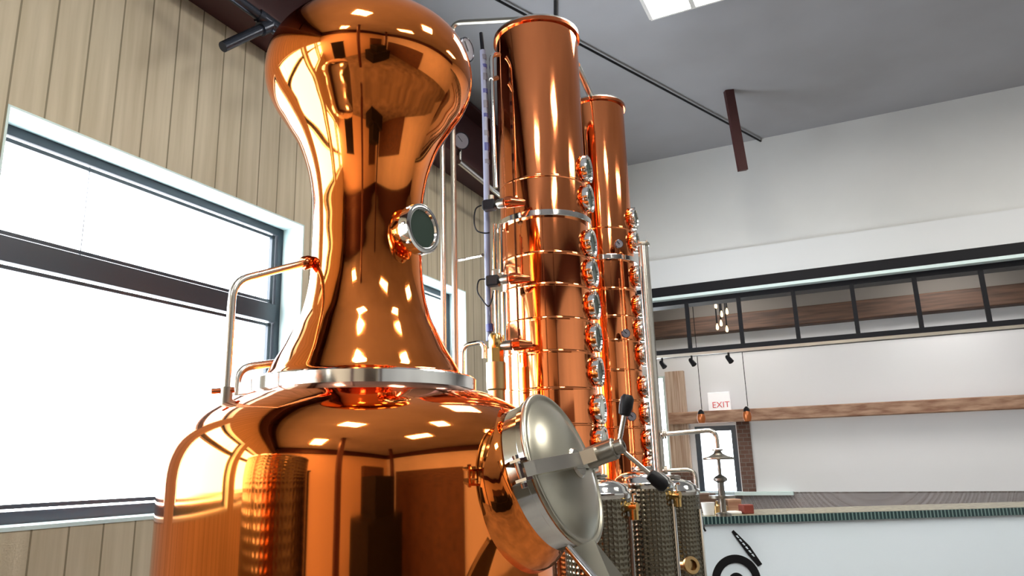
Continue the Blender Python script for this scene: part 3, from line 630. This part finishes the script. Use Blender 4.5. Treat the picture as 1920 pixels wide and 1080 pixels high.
# ================================================================== HANGING RACK, LAMPS AND BAR
rk = thing('hanging_rack', W(-.5, SB, 2.84), 'long black steel rack hanging over the bar opening', 'rack', rotz=-AZ)
T0, T1 = -2.36, 2.52
for z0, z1 in ((2.845, 2.90),): MB().rbox((T0, T1), (SB - .03, SB + .03), (z0, z1)).build('bottom_rail', M['black_steel'], rk, smooth=False)
MB().rbox((T0, T1), (SB + .26, SB + .32), (2.845, 2.90)).build('bottom_rail', M['black_steel'], rk, smooth=False)
for k in range(9):
    t = T0 + .03 + .60 * k + (.0 if k else 0)
    MB().rbox((t - .022, t + .022), (SB - .022, SB + .022), (2.90, 3.46)).build('post', M['black_steel'], rk, smooth=False)
    MB().rbox((t - .015, t + .015), (SB + .03, SB + .26), (2.85, 2.88)).build('cross_bar', M['black_steel'], rk, smooth=False)
tr = thing('lamp_track', W(-.5, SB - .06, 2.80), 'pale lighting track fixed under the black rack', 'lamp track', rotz=-AZ)
MB().rbox((T0, T1), (SB - .025, SB + .005), (2.812, 2.845)).build('rail', M['steel_dark'], tr, smooth=False)
def spot(x, y, label):
    p = on(x, y, RD, SB); s_ = thing('spot_lamp', Vector((p.x, p.y, 2.79)), label, 'spotlight', 'track spotlights under the rack')
    t = p.dot(RE); p = W(t, SB - .01, 2.812)
    MB().tube([p, p + Vector((0, 0, -.05))], .012, 10).build('stem', M['black'], s_)
    q = p + Vector((0, 0, -.075)); d_ = Vector((.35, -.5, -.8)).normalized()
    MB().tube([q - d_ * .05, q - d_ * .03, q + d_ * .05], .028, 16, radii=[.016, .026, .032]).build('lamp_head', M['black'], s_)
spot(1243, 688, 'leftmost black spotlight on the rack, beside the pilaster')
spot(1298, 681, 'black spotlight second from the left on the rack')
spot(1367, 673, 'black spotlight above the exit sign')
def pendant(x, ytop, ybot, label):
    s0 = 9.6; a = on(x, ytop, RD, s0); b = on(x, ybot, RD, s0); p = thing('pendant_lamp', b, label, 'pendant lamp', 'pendants over the bar')
    h = a.z - b.z; m_ = Matrix.Translation(b)
    MB().lathe([(.040, 0), (.052, h * .25), (.050, h * .5), (.042, h * .66)], m_, 24).build('shade', M['amber'], p)
    MB().lathe([(.043, h * .62), (.034, h * .85), (.012, h), (0, h)], m_, 24).build('cap', M['black'], p)
    MB().tube([a, Vector((a.x, a.y, 4.3))], .0045, 6).build('cord', M['black'], p)
pendant(1316, 768, 793, 'left amber pendant lamp in front of the reclaimed beam')
pendant(1402, 762, 790, 'right amber pendant lamp at the edge of the photo')
ed = thing('bulb_chandelier', on(1353, 590, RD, 10.4), 'cluster of glowing filament bulbs hanging behind the rack', 'chandelier')
for x, y in ((1342, 573), (1353, 589), (1363, 584), (1345, 613), (1352, 606), (1363, 617)):
    p = on(x, y, RD, 10.4)
    b = MB().lathe([(0, -.045), (.016, -.035), (.02, -.01), (.014, .02), (.006, .045), (0, .05)], Matrix.Translation(p), 14).build('bulb', M['bulb'], ed)
    MB().tube([p + Vector((0, 0, .05)), p + Vector((0, 0, .08)), Vector((p.x, p.y, 4.3))], .004, 6, radii=[.011, .011, .003]).build('cord', M['black'], ed)
# exit sign
def text_mesh(s, size):
    cu = bpy.data.curves.new('letters', 'FONT'); cu.body = s; cu.size = size; cu.extrude = .002; cu.align_x = 'CENTER'; cu.align_y = 'CENTER'
    o = bpy.data.objects.new('letters', cu); scene.collection.objects.link(o)
    dg = bpy.context.evaluated_depsgraph_get(); me = bpy.data.meshes.new_from_object(o.evaluated_get(dg))
    v = [x.co.copy() for x in me.vertices]; f = [tuple(p.vertices) for p in me.polygons]
    bpy.data.objects.remove(o); bpy.data.curves.remove(cu); bpy.data.meshes.remove(me); return v, f
ex = on(1350, 757, RD, SBAR - .13); exs = thing('exit_sign', ex, 'white exit sign with red letters above the bar window', 'sign', rotz=-AZ)
f_ = Matrix.Translation(ex) @ Matrix.Rotation(-AZ, 4, 'Z')
MB().bbox((-.17, -.02, -.15), (.15, .03, .17), f_, .008).rbox((ex.dot(RE) - .02, ex.dot(RE) + .02), (SBAR - .10, SBAR), (ex.z + .05, ex.z + .09)).build('sign_box', M['sign_white'], exs, smooth=False)
v, f = text_mesh('EXIT', .125); m = MB(); fm = f_ @ Matrix.Translation((.015, -.022, -.02)) @ Matrix.Rotation(math.radians(90), 4, 'X')
m.v = [fm @ q for q in v]; m.f = f; m.build('letters', M['sign_red'], exs, smooth=False)

# white counter with emblem: its front turned a little towards the windows
CA = math.radians(5.0); CX = Vector((math.cos(CA), math.sin(CA), 0)); CY = Vector((-math.sin(CA), math.cos(CA), 0))
CK = at(1312, 975, 6.0); KY = CK.dot(CY); ztop = on(1360, 967.5, CY, KY).z; zf = ztop - .055
CM = Matrix.Translation(Vector((CK.x, CK.y, 0))) @ Matrix.Rotation(CA, 4, 'Z')      # x along the front, y to the back
ct = thing('bar_counter', CM @ Vector((1.4, .3, 0)), 'white fronted bar counter with black round emblem and tiled edge', 'counter', rotz=CA)
MB().box((0, 0, 0), (3.4, .6, zf), CM).build('front_panel', M['counter_white'], ct, smooth=False)
MB().box((-.02, -.025, zf), (3.42, 0, ztop), CM).build('edge_strip', M['edge_tiles'], ct, smooth=False)
MB().box((-.02, 0, zf), (3.42, .62, ztop + .002), CM).build('worktop', M['counter_top'], ct, smooth=False)
ec = on(1381, 1090, CY, KY); px = (on(1391, 1090, CY, KY) - ec).length / 10
ef = Matrix.Translation(ec) @ Matrix.Rotation(CA, 4, 'Z') @ Matrix.Rotation(math.radians(90), 4, 'X')
em = MB().lathe([(31.5 * px, .001), (46 * px, .001), (46 * px, .006), (31.5 * px, .006)], ef, 64)
em.lathe([(0, .001), (15 * px, .001), (15 * px, .006), (0, .006)], ef, 32)
def ef2(x, y): return ((x - 1381) * px, -(y - 1090) * px)
em.prism([ef2(1380, 1004), ef2(1384, 1001), ef2(1389, 1006), ef2(1412, 1030), ef2(1432, 1062), ef2(1424, 1066), ef2(1408, 1046)], .001, .006, ef)
tag(em.build('emblem', M['black'], ct, smooth=False), 'black round emblem')
m = MB()
for k in range(6):
    x, y = 1387 + 5.2 * k, 1011 + 6.6 * k; m.prism([ef2(x, y), ef2(x + 3.5, y - .5), ef2(x + 6.5, y + 4.5), ef2(x + 3.5, y + 4.0)], .006, .008, ef)
m.build('emblem_hatch', M['counter_white'], ct, smooth=False)  # white hatching on the emblem's diagonal shaft
hk = [on(1317, 976, CY, KY - .034), on(1318, 988, CY, KY - .034), on(1323, 996, CY, KY - .034)]
tag(MB().tube(bend(hk, .03), .007, 10).build('hook', M['black'], loc=hk[0]), 'small black hook hanging under the counter edge', 'hook')
# things on the counter
zc = ztop + .002
def onc(x, y): q = CM.inverted() @ on(x, 955, CY, KY + y); return q.x
def cpt(x, y): return CM @ Vector((onc(x, y), y, zc))
c = cpt(1328, .10)
tag(MB().lathe([(0, 0), (.036, 0), (.04, .004), (.052, .095), (.049, .095), (.037, .01), (0, .008)], Matrix.Translation(c), 28).build('cup', M['white_plastic'], loc=c), 'white tapered cup standing on the counter', 'cup')
def cbox(name, x0, x1, y, dep, h, mt, label, cat):
    t0, t1 = onc(x0, y), onc(x1, y)
    o = MB().bbox((t0, y, zc), (t1, y + dep, zc + h), CM, .006).build(name, M[mt], loc=CM @ Vector(((t0 + t1) / 2, y + dep / 2, zc)), rotz=CA)
    return tag(o, label, cat)
cbox('carton', 1394, 1414, .10, .1, .07, 'red_box', 'red carton at the right end of the counter top', 'box')
cbox('tray', 1364, 1391, .10, .12, .022, 'white_plastic', 'flat white tray lying beside the red carton', 'tray')
cbox('crate', 1310, 1345, .34, .2, .15, 'wood', 'brown wooden crate behind the white cup', 'crate')
cbox('crate', 1366, 1392, .36, .16, .10, 'wood_light', 'low timber crate behind the flat white tray', 'crate')
for x, h, mt, l in ((1345, .10, 'bronze', 'short amber bottle right of the white cup'), (1353, .14, 'steel_dark', 'taller dark bottle standing between cup and tray'), (1359.5, .09, 'bronze', 'small amber bottle just left of the flat white tray')):
    c = cpt(x, .2)
    tag(MB().lathe([(0, 0), (.02, 0), (.022, .004), (.022, h * .6), (.009, h * .75), (.009, h * .95), (.011, h), (0, h)], Matrix.Translation(c), 20).build('bottle', M[mt], loc=c), l, 'bottle', 'bottles on the counter')

# ================================================================== tank, steelwork and added dark shapes behind the camera that the copper mirrors
rt = W(-1.9, .1, 0)
tank(rt.x, rt.y, .6, 2.1, 'big dimple-jacketed tank mirrored in the left of the pot', 'dimple_large', 'mash_tank', None, False, .5)
for t, s, n in ((.15, -1.9, 1), (4.2, -2.5, 2)):
    struct(MB().rbox((t - .1, t + .1), (s - .1, s + .1), (0, CEIL)).build('trim_%d' % (8 + n), M['red_steel'], smooth=False, loc=W(t, s, 0), rotz=-AZ))
struct(MB().rbox((-2.2, -.6), (SF, SF + .06), (0, 2.5)).rbox((-2.3, -.5), (SF, SF + .03), (2.5, 2.6)).build('added_dark_panel', M['black_steel'], smooth=False))  # unseen black panel added as a dark shape for the copper to mirror
struct(MB().rbox((3.4, 5.6), (SF, SF + .35), (0, 3.2)).build('added_dark_front', M['wood'], smooth=False))  # dark block out of view, added only for reflections in the copper
struct(MB().rbox((TR - .4, TR), (-3.6, 2.4), (0, 2.6)).build('added_dark_right', M['wood'], smooth=False))  # added dark mass along the unseen right wall, mirrored by the copper
struct(MB().rbox((TR - .3, TR - .005), (SF, SB), (4.6, 5.3)).rbox((TW + .4, TR - .3), (SF + .005, SF + .3), (4.6, 5.3)).build('trim_11', M['red_steel'], smooth=False))
struct(MB().rbox((1.6, 4.4), (-3.4, -1.8), (0, 1.1)).rbox((2.2, 3.8), (-3.2, -2.0), (1.1, 1.9)).build('added_dark_island', M['black_steel'], smooth=False))  # stacked dark blocks added out of view to darken the still's reflections
# daylight guides at the window openings
for a, b in WIN:
    ld = bpy.data.lights.new('window_portal', 'AREA'); ld.shape = 'RECTANGLE'; ld.size = b - a; ld.size_y = WZ[1] - WZ[0]; ld.cycles.is_portal = True
    lo = bpy.data.objects.new('window_portal', ld); scene.collection.objects.link(lo)
    lo.matrix_world = Matrix.Translation(W(TW - .27, (a + b) / 2, (WZ[0] + WZ[1]) / 2)) @ Matrix.Rotation(-AZ, 4, 'Z') @ Matrix.Rotation(math.radians(-90), 4, 'Y')
